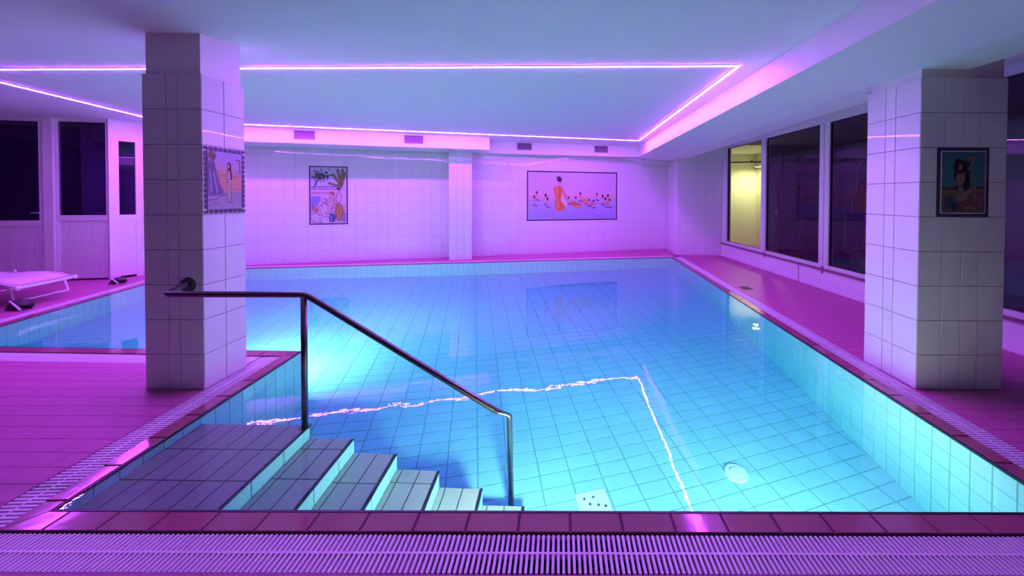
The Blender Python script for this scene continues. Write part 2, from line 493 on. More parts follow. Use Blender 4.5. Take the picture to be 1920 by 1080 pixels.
# long beam soffit on the right
def beam():
    m = MB(); ys = [(-2.5, 2.75), (2.0, 2.745), (10.42, 2.70)]
    prof = lambda z: [(2.2, 3.05), (2.2, z), (2.95, z - .09), (3.37, z - .095), (3.37, 3.05)]
    n = 5
    for y, z in ys: m.v += [(x, y + (0 if x < 3 or y < 9 else -.3), zz) for x, zz in prof(z)]
    for k in range(2):
        for i in range(n): m.f.append((k * n + i, k * n + (i + 1) % n, (k + 1) * n + (i + 1) % n, (k + 1) * n + i))
    m.f += [tuple(range(n - 1, -1, -1)), tuple(range(2 * n, 3 * n))]
    return m
beam().build('ceiling_beam', 'plaster', kind='structure')
# dropped soffit along the back wall
MB().prism([(-7.85, 7.28), (-1.696, 8.865), (-1.84, 9.552), (2.2, 10.408), (3.35, 10.63), (3.35, 11.35), (-7.85, 8.25)], 2.703, 3.05).build('ceiling_soffit', 'plaster', kind='structure')
# small duct in the far right corner
q = MB(); p0 = Vector((1.75, 10.76)); p1 = Vector((3.26, 11.175)); nb2 = Vector((nB.x, nB.y))
prof = [(0, 2.72), (.25, 2.69), (.48, 2.60), (.62, 2.56), (1.566, 2.55), (1.566, 2.74), (0, 2.74)]
u2 = (p1 - p0).normalized(); vv = []
for off in (.0, .34):
    for s, z in prof: w = p0 + u2 * s + nb2 * off; vv.append((w.x, w.y, z))
n = len(prof)
q.add(vv, [tuple(range(n)), tuple(range(2 * n - 1, n - 1, -1))] + [(i, n + i, n + (i + 1) % n, (i + 1) % n) for i in range(n)])
q.build('ceiling_duct', 'plaster', kind='structure')

# ------------------------------------------------------------------ columns
def column(name, x0, x1, y0, y1, ul_front, ul_side, label, top, hole_front=None, hole_right=None):
    g = .004
    c = MB().box(x0 + g, x1 - g, y0 + g, y1 - g, -.02, 9 * TR - .004).build(name, 'col_grout', kind='structure'); tag(c, label)
    MB().box(x0 + .02, x1 - .02, y0 + .015, y1 - .015, 9 * TR - .02, top).build('plaster_neck', 'plaster', c)
    w, d = x1 - x0, y1 - y0
    def field(org, U, ul, holes=()):
        tile_field(c, org, U, (0, 0, 1), (0, ul[-1]), (0, 9 * TR), .2, TR, .0045, g, 'wall_tile', ulist=ul, off=(0, 0), tilt=.002, holes=holes)
    field((x0, y0 + g, 0), (1, 0, 0), ul_front, hole_front or ())
    field((x1 - g, y0, 0), (0, 1, 0), ul_side, hole_right or ())
    field((x1, y1 - g, 0), (-1, 0, 0), ul_front)
    field((x0 + g, y1, 0), (0, -1, 0), ul_side)
    return c
mz0, mz1 = 5 * TR, 7 * TR
LX0, LX1, LY0, LY1 = -3.388, -2.905, 2.99, 3.395
column('column', LX0, LX1, LY0, LY1, [0, .196, .287, .483], [0, .2, .405], 'white tiled square column with the handrail fixed to it, on the deck by the steps', 3.0,
       hole_right=[(0, .405, mz0, mz1)])
RX0, RX1, RY0, RY1 = 2.957, 3.672, 3.03, 3.555
column('column', RX0, RX1, RY0, RY1, [0, .2, .36, .5, .715], [0, .2, .3, .525], 'wide white tiled column in front of the window band, dark mural on its shaded face', 2.95,
       hole_front=[(.142, .57, mz0, mz1)])

# ------------------------------------------------------------------ LED strip
led = thing('led_strip', 'glowing pink light line forming a rectangle round the ceiling over the pool', 'light', (-2.5, 6, CEIL - .02))
LF = [(1.925, 3.99), (1.987, 9.335), (-7.62, 7.02), (-6.93, 4.19)]
for i in range(4):
    a, b = Vector(LF[i]), Vector(LF[(i + 1) % 4]); L = (b - a).length; k = max(2, int(L / .5)); m = MB()
    for j in range(k): m.seg(a.lerp(b, j / k), a.lerp(b, (j + 1) / k), -.0128, .0128, CEIL - .0120, CEIL - .0095)
    m.build('light_tube', 'led', led)
    MB().seg(a, b, -.016, .016, CEIL - .0094, CEIL - .0005).build('channel', 'frame', led)

# ------------------------------------------------------------------ pool lamps
for n_, (x, y, z, aa, w) in enumerate(POOL_LAMPS):
    lb = ['round underwater lamp low in the near pool wall towards the right corner', 'round underwater lamp in the near pool wall beside the bottom step', 'round underwater lamp in the pool wall behind the tiled column'][n_]
    t = thing('pool_light', lb, 'light', (x, y, z), 'underwater lamps')
    m = MB(); m.disc((x, y - .012, z), (0, 1, 0), .125, .016); m.build('bezel', 'frame', t)
    MB().disc((x, y + .003, z), (0, 1, 0), .10, .006).build('lens', 'lens', t)
    lamp('lamp', 'AREA', (x, y + .014, z), (R(90), 0, 0), w, POOL_COLOR, .2, t)

# ------------------------------------------------------------------ steps
st = thing('pool_steps', 'six pale tiled steps going down into the water beside the handrail', 'steps', (-1.3, 2.2, DEPTH))
SX = [-2.575, -1.788, -1.479, -1.170, -.861, -.552, -.252]
SZ = [-.133, -.326, -.518, -.711, -.904, -1.096]
YB = 2.625
for k in range(6):
    x0, x1, z = SX[k], SX[k + 1], SZ[k]
    low = SZ[k + 1] if k < 5 else DEPTH
    s = MB().box(x0 if k == 0 else x0 - .001, x1 - .003, A[1] + .001, YB - .003, DEPTH - .02, z - .003).build('step', 'tread_grout', st)
    off = .0 if k == 0 else 0
    tile_field(s, (0, 0, z - .003), (1, 0, 0), (0, 1, 0), (x0, x1 - .018), (A[1], YB), .125, .258, .006, .003, 'tread_tile', off=(x1 - .018 - 10 * .125, YB - 10 * .258 - (.11 if k % 2 else 0)))
    tile_field(s, (x1 - .003, A[1], low), (0, 1, 0), (0, 0, 1), (0, YB - A[1]), (0, z - low - .012), .25, .3, .006, .003, 'pool_tile', off=(.03 + .08 * (k % 3), 0))
    tile_field(s, (x1, YB - .003, low - .3), (-1, 0, 0), (0, 0, 1), (0, x1 - x0), (0, z - low + .3), .125, .25, .006, .003, 'pool_tile', off=(0, z - low + .3 - .5))
    MB().box(x1 - .017, x1 + .001, A[1], YB, z - .012, z + .001).build('nosing', 'nosing', s)

# ------------------------------------------------------------------ handrail
hr = thing('handrail', 'dark metal tube handrail from the tiled column down over the pool steps', 'handrail', (-1.81, 2.6, -.133))
HY = 2.60; HZ = .888
pts = bend([(-3.03, LY0 + .01, HZ - .03), (-2.96, LY0 - .10, HZ - .005), (-2.785, HY, HZ), (-1.80, HY, HZ), (-.37, 2.70, -.06), (-.355, 2.70, -1.268)], .035)
MB().tube(pts, .0215, 16).build('rail', 'steel', hr, True)
MB().tube([(-1.815, HY, -.133), (-1.815, HY, HZ)], .0205, 16).build('post', 'steel', hr, True)
m = MB(); m.disc((-3.03, LY0 - .0, HZ - .03), (0, -1, 0), .064, .022, 28, .050); m.disc((-3.03, LY0 - .02, HZ - .03), (0, -1, 0), .05, .02, 28, .026)
m.build('wall_flange', 'dark_steel', hr)
MB().disc((-1.815, HY, -.133), (0, 0, 1), .04, .008, 20).build('base_plate', 'steel', hr)

# ------------------------------------------------------------------ overflow grates
SL = bpy.data.meshes.new('slat')
m = MB().box(-.0058, .0058, -.088, .088, -.022, 0); SL.from_pydata(m.v, [], m.f); SL.materials.append(M['grate']); SL.update()
def grate(label, a, b, q, r, cap, pitch=.0232, ext=(0, 0)):
    """a,b inner grate edge; the grate lies GRT wide on the outer side"""
    a, b = Vector(a), Vector(b); d = (b - a).normalized(); n = Vector((d.y, -d.x)); a = a - d * ext[0]; b = b + d * ext[1]
    L = (b - a).length; mid = (a + b) / 2 + n * GRT / 2
    t = thing('overflow_grate', label, 'grate', (mid.x, mid.y, -.02), 'white overflow grates round the pool')
    Rm = Matrix(((d.x, n.x, 0), (d.y, n.y, 0), (0, 0, -1))).to_4x4() if False else Matrix(((d.x, -n.x, 0), (d.y, -n.y, 0), (0, 0, 1))).to_4x4()
    items = []
    k = int(L / pitch)
    for i in range(k):
        c = a + d * (pitch * (i + .5)) + n * GRT / 2; items.append((rank((c.x, c.y, 0)), c))
    items.sort(key=lambda e: e[0]); rest = MB()
    for i, (_, c) in enumerate(items):
        T = Matrix.Translation((c.x, c.y, -.002)) @ Rm
        if i < cap:
            o = bpy.data.objects.new('slat', SL); o.matrix_basis = T; link(o, t)
        else: rest.add([T @ Vector(v.co) for v in SL.vertices], [tuple(p.vertices) for p in SL.polygons])
    if rest.v: rest.build('further_slats', 'grate', t, kind='stuff')
    for w0, w1, nm in ((GRT / 2 - .005, GRT / 2 + .005, 'rib'), (.002, .008, 'side_rail'), (GRT - .008, GRT - .002, 'side_rail')):
        pa_, pb_ = a + n * w0, b + n * w0; pc_, pd_ = b + n * w1, a + n * w1
        zt = -.0015 if nm == 'rib' else -.012
        MB().prism([tuple(pa_), tuple(pb_), tuple(pc_), tuple(pd_)], -.026, zt).build(nm, 'grate', t)
    return t
grate('long white slatted overflow grate along the near edge of the pool', P1[0], P1[1], 0, 0, 300, ext=(.19, .19))
grate('white slatted overflow grate along the pool edge by the wide column and windows', P1[1], P1[2], 0, 0, 300)
grate('thin white overflow grate along the far pool edge under the murals', P1[2], P1[3], 0, 0, 0)
grate('white overflow grate along the pool edge beside the sun lounger', P1[3], P1[4], 0, 0, 0)
grate('white overflow grate on the far side of the deck behind the handrail column', P1[4], P1[5], 0, 0, 60, ext=(0, -.20))
grate('white slatted overflow grate running from the handrail column to the steps', P1[5], P1[0], 0, 0, 120)

# ------------------------------------------------------------------ window band on the right
win = MB().seg((WX(9.92), 9.92), (WX(-2.4), -2.4), .0, .10, .36, .40).build('window_1', 'frame', kind='structure')
def wseg(y0, y1, t0, t1, z0, z1): return MB().seg((WX(y0), y0), (WX(y1), y1), t0, t1, z0, z1)
wseg(9.92, -2.4, 0, .09, 2.86, 2.97).build('frame', 'frame', win)
wseg(9.92, -2.4, .0, .09, .40, .425).build('frame', 'frame', win)
gl = [(9.68, 8.165), (8.01, 6.45), (6.245, 4.70), (4.49, 2.95), (2.75, 1.2), (1.0, -.6), (-.8, -2.3)]
posts = [(9.92, 9.68)] + [(gl[i][1], gl[i + 1][0]) for i in range(len(gl) - 1)]
for i, (a, b) in enumerate(posts):
    if i in (0, 1): wseg(a, b, 0, .09, .40, 2.88).build('mullion', 'frame', win)
    else:
        mid = (a + b) / 2
        wseg(a, mid + .004, 0, .09, .40, 2.88).build('mullion', 'frame', win); wseg(mid - .004, b, .006, .09, .40, 2.88).build('mullion', 'frame', win)
for a, b in gl:
    wseg(a + .0, b, .045, .051, .42, 2.87).build('glass_pane', 'glass', win)
    m = MB(); m.add(*(lambda q: (q.v, q.f))(wseg(a, a - .014, .03, .06, .425, 2.86))); m.add(*(lambda q: (q.v, q.f))(wseg(a, b, .03, .06, .425, .437)))
    m.add(*(lambda q: (q.v, q.f))(wseg(b + .014, b, .03, .06, .425, 2.86))); m.add(*(lambda q: (q.v, q.f))(wseg(a, b, .03, .06, 2.845, 2.86)))
    m.build('gasket', 'black', win)
ws = wseg(9.92, -2.4, -.035, .06, .325, .36).build('window_sill', 'sill', win)
for y in (8.0, 6.35): wseg(y + .02, y - .02, -.008, .0, .27, .40).build('drip_stain', 'sill', win)
wseg(6.95, 6.935, -.004, .002, .0, .325).build('trim_1', 'sill', kind='structure')

# gym behind the glass
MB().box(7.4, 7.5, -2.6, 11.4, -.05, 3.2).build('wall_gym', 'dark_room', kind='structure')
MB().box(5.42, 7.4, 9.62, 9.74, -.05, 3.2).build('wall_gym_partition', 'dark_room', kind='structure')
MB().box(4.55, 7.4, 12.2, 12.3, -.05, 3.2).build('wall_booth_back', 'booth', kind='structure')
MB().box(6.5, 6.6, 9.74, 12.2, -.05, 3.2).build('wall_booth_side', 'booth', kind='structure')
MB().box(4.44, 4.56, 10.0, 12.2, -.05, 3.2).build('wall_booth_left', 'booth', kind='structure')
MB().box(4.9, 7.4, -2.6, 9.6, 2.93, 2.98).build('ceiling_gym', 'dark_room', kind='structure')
t = thing('booth_lamp', 'warm lamp behind the first window pane lighting the yellow wall', 'light', (6.17, 11.5, 2.53))
MB().disc((6.17, 11.5, 2.58), (0, 0, -1), .12, .05, 20, .10).build('shade', 'frame', t)
MB().tube([(6.17, 11.5, 2.62), (6.17, 11.5, 3.22)], .008, 8).build('cord', 'frame', t)
MB().disc((6.17, 11.5, 2.532), (0, 0, -1), .08, .012, 20).build('bulb', 'lampw', t)
lamp('lamp', 'AREA', (6.17, 11.5, 2.505), (0, 0, 0), GYM_LAMP, (1, .97, .52), .18, t)
t = thing('curtain_rail', 'dark rail across the lit yellow room seen through the first pane', 'rail', (5.0, 9.8, 2.56))
MB().tube([(4.47, 9.98, 2.52), (6.3, 9.56, 2.52)], .017, 8).build('rod', 'rail', t, True)
MB().disc((5.1, 9.83, 2.52), (0, 0, 1), .02, .05, 8).build('bracket', 'rail', t)
# wall bars
t = thing('wall_bars', 'brown wooden gym wall bars seen dimly through the second pane', 'wall bars', (6.25, 9.5, 0))
for x in (5.72, 6.25, 6.85): MB().box(x - .04, x + .04, 9.50, 9.615, .02, 2.7).build('upright', 'wood', t)
for k in range(15): MB().tube([(5.72, 9.53, .25 + k * .165), (6.85, 9.53, .25 + k * .165)], .02, 8).build('bar', 'wood', t, True)
MB().box(5.62, 5.70, 9.60, 9.62, 1.15, 1.27).build('light_switch', 'frame').__setitem__('label', 'small wall switch beside the gym wall bars')
bpy.data.objects['light_switch']['category'] = 'switch'
# exercise machine
t = thing('exercise_machine', 'dark multi-gym with weight stack and lever arms behind the third pane', 'exercise machine', (6.2, 7.9, 0))
for x in (5.85, 6.45): MB().tube([(x, 8.1, .0), (x, 8.1, 2.35)], .035, 10).build('upright', 'gym_steel', t, True)
MB().tube([(5.75, 8.1, 2.35), (6.55, 8.1, 2.35), ], .035, 10).build('crossbar', 'gym_steel', t, True)
MB().tube(bend([(6.15, 8.1, 2.3), (6.15, 7.4, 2.36), (5.8, 7.15, 2.1), (5.72, 7.1, 1.6)], .1), .025, 10).build('lever_arm', 'gym_steel', t, True)
MB().tube(bend([(6.15, 8.1, 2.3), (6.15, 7.4, 2.36), (6.5, 7.15, 2.1), (6.55, 7.1, 1.6)], .1), .025, 10).build('lever_arm', 'gym_steel', t, True)
for k in range(10): MB().box(5.98, 6.32, 8.0, 8.2, .15 + k * .09, .232 + k * .09).build('weight_plate', 'pad', t)
MB().box(5.95, 6.35, 7.2, 7.65, .42, .50).build('seat', 'pad', t); MB().box(5.98, 6.32, 7.66, 7.76, .55, 1.25).build('backrest', 'pad', t)
MB().tube([(6.15, 7.4, .42), (6.15, 7.45, .02), ], .04, 10).build('seat_post', 'gym_steel', t, True)
MB().box(5.7, 6.6, 7.2, 8.2, .0, .05).build('base', 'gym_steel', t)

# ------------------------------------------------------------------ left side: doors
DW0, DW1 = (-11.6, 6.35), (-8.43, 6.93)
ddv = (Vector(DW1) - Vector(DW0)).normalized()
def dpt(x): return (x, DW0[1] + (x - DW0[0]) * ddv.y / ddv.x)
def dseg(x0, x1, t0, t1, z0, z1): return MB().seg(dpt(x0), dpt(x1), t0, t1, z0, z1)
def flutes(x0, x1, z0, z1, t, name, parent, m='frame', w=.052):
    n_ = max(2, int((x1 - x0) / w)); mm = MB()
    for i in range(n_):
        a = x0 + (x1 - x0) * i / n_; b = x0 + (x1 - x0) * (i + 1) / n_
        q = dseg(a + .003, b - .003, t, t + .02, z0, z1); mm.add(q.v, q.f)
    q = dseg(x0, x1, t + .007, t + .02, z0, z1); mm.add(q.v, q.f)
    return mm.build(name, m, parent)
def door(name, x0, x1, zg0, zg1, fw, handle=None, fw2=None):
    fw2 = fw2 or fw
    d = dseg(x0, x0 + fw, 0, .06, .03, zg1 + .06).build(name, 'frame', kind='structure')
    dseg(x1 - fw2, x1, 0, .06, .03, zg1 + .06).build('stile', 'frame', d)
    dseg(x0 + fw, x1 - fw2, 0, .06, zg1, zg1 + .06).build('top_rail', 'frame', d)
    dseg(x0 + fw, x1 - fw2, 0, .06, zg0 - .10, zg0).build('middle_rail', 'frame', d)
    dseg(x0 + fw, x1 - fw2, 0, .06, .03, .09).build('bottom_rail', 'frame', d)
    flutes(x0 + fw, x1 - fw2, .09, zg0 - .10, .022, 'fluted_panel', d)
    dseg(x0 + fw, x1 - fw2, .028, .034, zg0, zg1).build('glass_pane', 'dark_glass', d)
    if handle:
        hx, hz = handle; p = Vector(dpt(hx)); nn = Vector((ddv.y, -ddv.x))
        o = p + nn * .05; dd = ddv
        MB().tube(bend([(p.x, p.y, hz), (o.x, o.y, hz), (o.x - dd.x * .13, o.y - dd.y * .13, hz)], .02), .010, 10).build('handle', 'white_tube', d, True)
        MB().seg(tuple(p - dd * .02), tuple(p + dd * .02), -.006, .0, hz - .16, hz + .05).build('lock_plate', 'white_tube', d)
    return d
door('door_1', -10.85, -9.44, 1.12, 2.93, .09, handle=(-9.475, 1.26), fw2=.085)
dseg(-9.435, -9.29, -.035, .09, 0, CEIL).build('trim_2', 'frame', kind='structure')
door('door_2', -9.285, -8.44, 1.21, 2.945, .03, fw2=.085)
dseg(-12.4, -8.43, -.01, .05, 2.985, 3.05).build('trim_3', 'frame', kind='structure')
dseg(-12.4, -10.86, 0, .1, -.05, 3.05).build('wall_left', 'plaster', kind='structure')
# wall with the narrow glazed door
K0, K1 = (-8.417, 6.905), BW0
kd = (Vector(K1) - Vector(K0)); kL = kd.length; kd.normalize()
def kp(s): return (K0[0] + kd.x * s, K0[1] + kd.y * s)
def kseg(s0, s1, t0, t1, z0, z1): return MB().seg(kp(s0), kp(s1), t0, t1, z0, z1)
wl = kseg(-.03, kL, .07, .16, -.05, 3.05)
kseg(-.03, .07, 0, .12, -.05, 3.05).build('wall_left_pier', 'plaster', kind='structure')
kseg(.07, .42, 0, .12, 2.70, 3.05).build('wall_left_lintel', 'plaster', kind='structure')
kseg(.42, kL + .05, 0, .12, -.05, 3.05).build('wall_left_end', 'plaster', kind='structure')
d3 = kseg(.07, .10, .005, .06, 0, 2.70).build('door_3', 'frame', kind='structure')
kseg(.315, .39, .005, .06, 0, 2.70).build('stile', 'frame', d3); kseg(.10, .315, .005, .06, 2.615, 2.70).build('top_rail', 'frame', d3)
kseg(.10, .315, .005, .06, 1.11, 1.21).build('middle_rail', 'frame', d3); kseg(.10, .315, .015, .05, .04, 1.11).build('lower_panel', 'frame', d3)
kseg(.10, .315, .03, .036, 1.21, 2.615).build('glass_pane', 'dark_glass', d3)
kseg(.39, .42, -.004, .06, 0, 2.72).build('outer_frame', 'frame', d3)
# dark rooms behind the doors
MB().seg(dpt(-9.3), dpt(-8.0), .45, .55, -.05, 3.2).build('wall_store_back', 'dark_cloth', kind='structure')
MB().box(-8.98, -8.55, 7.08, 7.16, 2.60, 3.0).build('pane_reflection_box', 'dark_room', kind='structure')  # lighter block added behind the second door's pane to stand in for a reflection
MB().seg(dpt(-11.8), dpt(-9.3), 1.1, 1.2, -.05, 3.2).build('wall_store_far', 'dark_cloth', kind='structure')
MB().seg((-9.2, 7.4), (-8.2, 8.9), 0, .1, -.05, 3.2).build('wall_store_side', 'dark_cloth', kind='structure')

# ------------------------------------------------------------------ air vents
def vent(label, c, d, w, h):
    d = Vector(d).normalized(); n = Vector((d.y, -d.x)); c = Vector(c)
    t = thing('air_vent', label, 'vent', tuple(c), 'air vents in the back soffit')
    a = Vector(c[:2]) - d * w / 2; b = Vector(c[:2]) + d * w / 2; z0, z1 = c.z - h / 2, c.z + h / 2
    f = MB()
    for (s0, s1, y0, y1) in ((0, w, 0, .016), (0, w, h - .016, h), (0, .016, 0, h), (w - .016, w, 0, h)):
        f.seg(tuple(a + d * s0), tuple(a + d * s1), -.014, .002, z0 + y0, z0 + y1)
    f.build('frame', 'vent', t)
    MB().seg(tuple(a), tuple(b), -.002, .0, z0, z1).build('backing', 'channel', t)
    for k in range(7):
        z = z0 + .03 + k * (h - .05) / 6.6
        p = MB().seg(tuple(a + d * .014), tuple(b - d * .014), -.012, -.001, z - .008, z - .002)
        p.seg(tuple(a + d * .014), tuple(b - d * .014), -.004, -.001, z - .002, z + .004); p.build('blade', 'vent', t)
bd = (6.604, 1.701); fd = (4.04, .856)
def onb(x): return 8.865 + (x + 1.696) * bd[1] / bd[0]
def onf(x): return 9.552 + (x + 1.84) * fd[1] / fd[0]
vent('louvred air vent in the bright pink soffit directly above the small mural', (-5.468, onb(-5.468), 2.885), bd, .40, .185)
vent('louvred air vent in the bright pink soffit, nearer the soffit corner', (-3.348, onb(-3.348), 2.878), bd, .41, .185)
vent('louvred air vent in the set-back soffit next to the soffit corner', (-.944, onf(-.944), 2.90), fd, .39, .18)
vent('louvred air vent in the set-back soffit closest to the beam', (1.13, onf(1.13), 2.89), fd, .385, .18)

# ------------------------------------------------------------------ murals
class Paint:
    def __init__(s, w, h, ratio):
        s.w, s.h = w, h; s.a = np.zeros((h, w, 3)); s.X, s.Y = np.meshgrid((np.arange(w) + .5) / w * ratio, (np.arange(h) + .5) / h); s.r = ratio
        s.rng = np.random.default_rng(3)
    def grad(s, y0, y1, c0, c1):
        k = (s.Y >= y0) & (s.Y <= y1); t = ((s.Y - y0) / (y1 - y0))[..., None]; c = np.array(c0) * (1 - t) + np.array(c1) * t; s.a[k] = c[k]
    def ell(s, x, y, rx, ry, c, rot=0):
        dx, dy = s.X - x, s.Y - y; cs, sn = math.cos(rot), math.sin(rot); u, v = dx * cs + dy * sn, -dx * sn + dy * cs
        s.a[(u / rx) ** 2 + (v / ry) ** 2 <= 1] = c
    def line(s, pts, w, c):
        for (x0, y0), (x1, y1) in zip(pts, pts[1:]):
            dx, dy = x1 - x0, y1 - y0; l2 = dx * dx + dy * dy + 1e-9
            t = np.clip(((s.X - x0) * dx + (s.Y - y0) * dy) / l2, 0, 1); d2 = (s.X - x0 - t * dx) ** 2 + (s.Y - y0 - t * dy) ** 2
            s.a[d2 <= w * w] = c
    def oell(s, x, y, rx, ry, c, rot=0, oc=(.16, .06, .16), w=.007): s.ell(x, y, rx + w, ry + w, oc, rot); s.ell(x, y, rx, ry, c, rot)
    def oline(s, pts, w, c, oc=(.16, .06, .16), o=.007): s.line(pts, w + o, oc); s.line(pts, w, c)
    def opoly(s, pts, c, oc=(.16, .06, .16), w=.007): s.poly(pts, c); s.line(pts + pts[:1], w, oc)
    def poly(s, pts, c):
        ins = np.zeros(s.X.shape, bool)
        for (x1, y1), (x2, y2) in zip(pts, pts[1:] + pts[:1]):
            if y1 == y2: continue
            k = ((y1 > s.Y) != (y2 > s.Y)) & (s.X < (x2 - x1) * (s.Y - y1) / (y2 - y1) + x1); ins ^= k
        s.a[ins] = c
    def grain(s, k, g=1.): s.a = np.clip(s.a * g * (1 + s.rng.normal(0, k, s.a.shape[:2]))[..., None], 0.005, 1)

def mural(label, org, U, w, h, P, border, chain):
    """org lower-left corner, U along; V up; faces U x V"""
    org = Vector(org); U = Vector(U).normalized(); V = Vector((0, 0, 1)); N = U.cross(V)
    t = thing('tile_mural', label, 'mural', tuple(org + U * w / 2), None)
    pw, ph = P.w, P.h; b = border
    gx = np.linspace(b, w - b, pw + 1); gy = np.linspace(b, h - b, ph + 1)
    vs = [tuple(org + U * float(x) + V * float(y) + N * .004) for y in gy for x in gx]
    fs = [(j * (pw + 1) + i, j * (pw + 1) + i + 1, (j + 1) * (pw + 1) + i + 1, (j + 1) * (pw + 1) + i) for j in range(ph) for i in range(pw)]
    o = mesh('painted_panel', vs, fs, 'paint', t)
    ca = o.data.color_attributes.new('paint', 'FLOAT_COLOR', 'CORNER')
    cols = np.ones((ph * pw, 4, 4)); cols[:, :, :3] = P.a[::-1].reshape(-1, 1, 3); ca.data.foreach_set('color', cols.ravel())
    def strip(u0, u1, v0, v1, n0, n1, m, name):
        c = [org + U * a_ + V * b_ + N * n_ for n_ in (n0, n1) for a_, b_ in ((u0, v0), (u1, v0), (u1, v1), (u0, v1))]
        mb_ = MB(); mb_.add(c, [(3, 2, 1, 0), (4, 5, 6, 7), (0, 1, 5, 4), (1, 2, 6, 5), (2, 3, 7, 6), (3, 0, 4, 7)]); return mb_.build(name, m, t)
    strip(0, w, 0, h, -.004, .001, 'mural_border' if not chain else 'mural_tile', 'backing')
    if chain:  # light border tiles with dark links of a chain
        k = MB()
        def ring(u, v, ru, rv):
            n_ = 10
            ins = [org + U * (u + ru * .32 * math.cos(2 * math.pi * i / n_)) + V * (v + rv * .32 * math.sin(2 * math.pi * i / n_)) + N * .0045 for i in range(n_)]
            out = [org + U * (u + ru * math.cos(2 * math.pi * i / n_)) + V * (v + rv * math.sin(2 * math.pi * i / n_)) + N * .0045 for i in range(n_)]
            k.add(ins + out, [(i, n_ + i, n_ + (i + 1) % n_, (i + 1) % n_) for i in range(n_)])
        nu, nv = chain
        for i in range(nu):
            for v in (b / 2, h - b / 2): ring((i + .5) * w / nu, v, w / nu * .46, b * .36)
        for j in range(1, nv - 1):
            for u in (b / 2, w - b / 2): ring(u, (j + .5) * h / nv, b * .36, h / nv * .46)
        k.build('chain_border', 'mural_border', t)
        strip(b - .006, w - b + .006, b - .006, h - b + .006, .0, .0035, 'mural_border', 'inner_line')
    else:
        strip(b * .78, w - b * .78, b * .78, h - b * .78, .0, .0025, 'mural_tile', 'inner_line')
    return t

SKIN, HAIR = (.72, .48, .42), (.05, .02, .03)
# 1 big mural: figures wading, woman in an orange gown
P = Paint(190, 98, 1.94); a = P
P.grad(0, .52, (.72, .66, .88), (.86, .60, .72)); P.grad(.45, .56, (.86, .6, .72), (.92, .50, .50)); P.grad(.56, 1, (.58, .55, .86), (.42, .42, .88))
for k in range(140):
    x, y = P.rng.uniform(0, 1.94), P.rng.uniform(.58, .98); P.line([(x, y), (x + .09, y)], .004, (.50, .5, .92) if k % 2 else (.66, .55, .88))
for k in range(40):
    x, y = P.rng.uniform(0, 1.94), P.rng.uniform(.03, .42); P.line([(x, y), (x + .16, y + .01)], .006, (.66, .6, .9))
OR, OR2 = (.85, .22, .08), (.92, .42, .14)
P.poly([(.54, .30), (.70, .28), (.72, .45), (.68, .58), (.79, .74), (.72, .82), (.62, .84), (.55, .72), (.58, .55), (.53, .38)], OR)
P.poly([(.58, .34), (.62, .34), (.63, .6), (.66, .78), (.60, .78), (.60, .56)], OR2)
P.line([(.72, .36), (.80, .52), (.90, .66)], .022, (.78, .30, .22)); P.poly([(.70, .5), (.86, .7), (.80, .74), (.70, .62)], (.80, .72, .90))
P.ell(.645, .22, .028, .05, SKIN); P.ell(.65, .13, .045, .06, HAIR); P.line([(.60, .08), (.63, .16), (.70, .12), (.68, .2)], .012, HAIR)
P.line([(.64, .26), (.55, .32)], .02, SKIN); P.line([(.66, .26), (.74, .30)], .02, SKIN)
P.ell(1.0, .68, .16, .05, OR, .2); P.ell(1.05, .73, .08, .04, OR2); P.ell(1.22, .62, .09, .06, (.85, .45, .25)); P.ell(1.36, .68, .14, .035, (.62, .25, .35))
for (x, y, s) in ((.12, .58, 1), (.17, .48, .9), (.36, .55, 1.1), (.40, .62, 1), (.86, .58, .8), (1.12, .50, .9), (1.02, .58, .8), (1.32, .63, .8), (1.42, .66, .8), (1.50, .50, .8), (1.63, .56, 1), (1.70, .62, 1), (1.76, .55, 1), (1.80, .64, .9)):
    P.line([(x, y - .02), (x + .015 * s, y + .10 * s)], .024 * s, SKIN); P.ell(x, y - .06 * s, .022 * s, .035 * s, HAIR); P.line([(x - .03 * s, y + .03), (x + .05 * s, y + .06)], .010, SKIN)
    P.line([(x - .02, y + .12 * s), (x + .05, y + .13 * s)], .014, (.22, .12, .42))
P.grain(.05, .74)
mural('wide framed tile mural of small figures wading round a woman in an orange gown', Vector((BW0[0], BW0[1], .913)) + dB * big[0], dB, big[1] - big[0], 1.375, P, .05, None)
# 2 small mural: garden terrace
P = Paint(80, 138, .575)
P.grad(0, .36, (.50, .66, .80), (.66, .78, .84)); P.grad(.36, .42, (.72, .52, .70), (.80, .60, .72)); P.grad(.42, 1, (.86, .66, .76), (.88, .66, .82))
for k in range(110): P.ell(P.rng.normal(.15, .075), P.rng.normal(.145, .045), .014, .013, (.03, .05, .06) if k % 3 else (.10, .18, .12))
P.line([(.05, .36), (.08, .27), (.15, .18)], .010, (.07, .05, .06)); P.line([(.08, .27), (.05, .18)], .007, (.07, .05, .06))
P.line([(0, .345), (.45, .345)], .010, (.25, .22, .40)); P.line([(0, .385), (.45, .385)], .006, (.35, .2, .4))
for dx, dy in ((-.14, -.22), (-.06, -.30), (.02, -.31), (-.20, -.06), (.06, -.25)): P.line([(.50, .34), (.50 + dx * .6, .34 + dy * .6), (.50 + dx, .34 + dy)], .022, (.14, .17, .05)); P.line([(.50, .34), (.50 + dx * .9, .34 + dy * .9)], .007, (.38, .40, .12))
P.line([(0, .455), (.30, .455)], .008, (.42, .10, .22)); P.poly([(0, .52), (.16, .52), (.14, .62), (.09, .72), (0, .72)], (.30, .30, .82))
P.line([(0, .58), (.15, .57)], .006, (.45, .45, .9)); P.line([(0, .64), (.12, .63)], .006, (.45, .45, .9))
WH, SH = (.90, .74, .84), (.66, .44, .62)
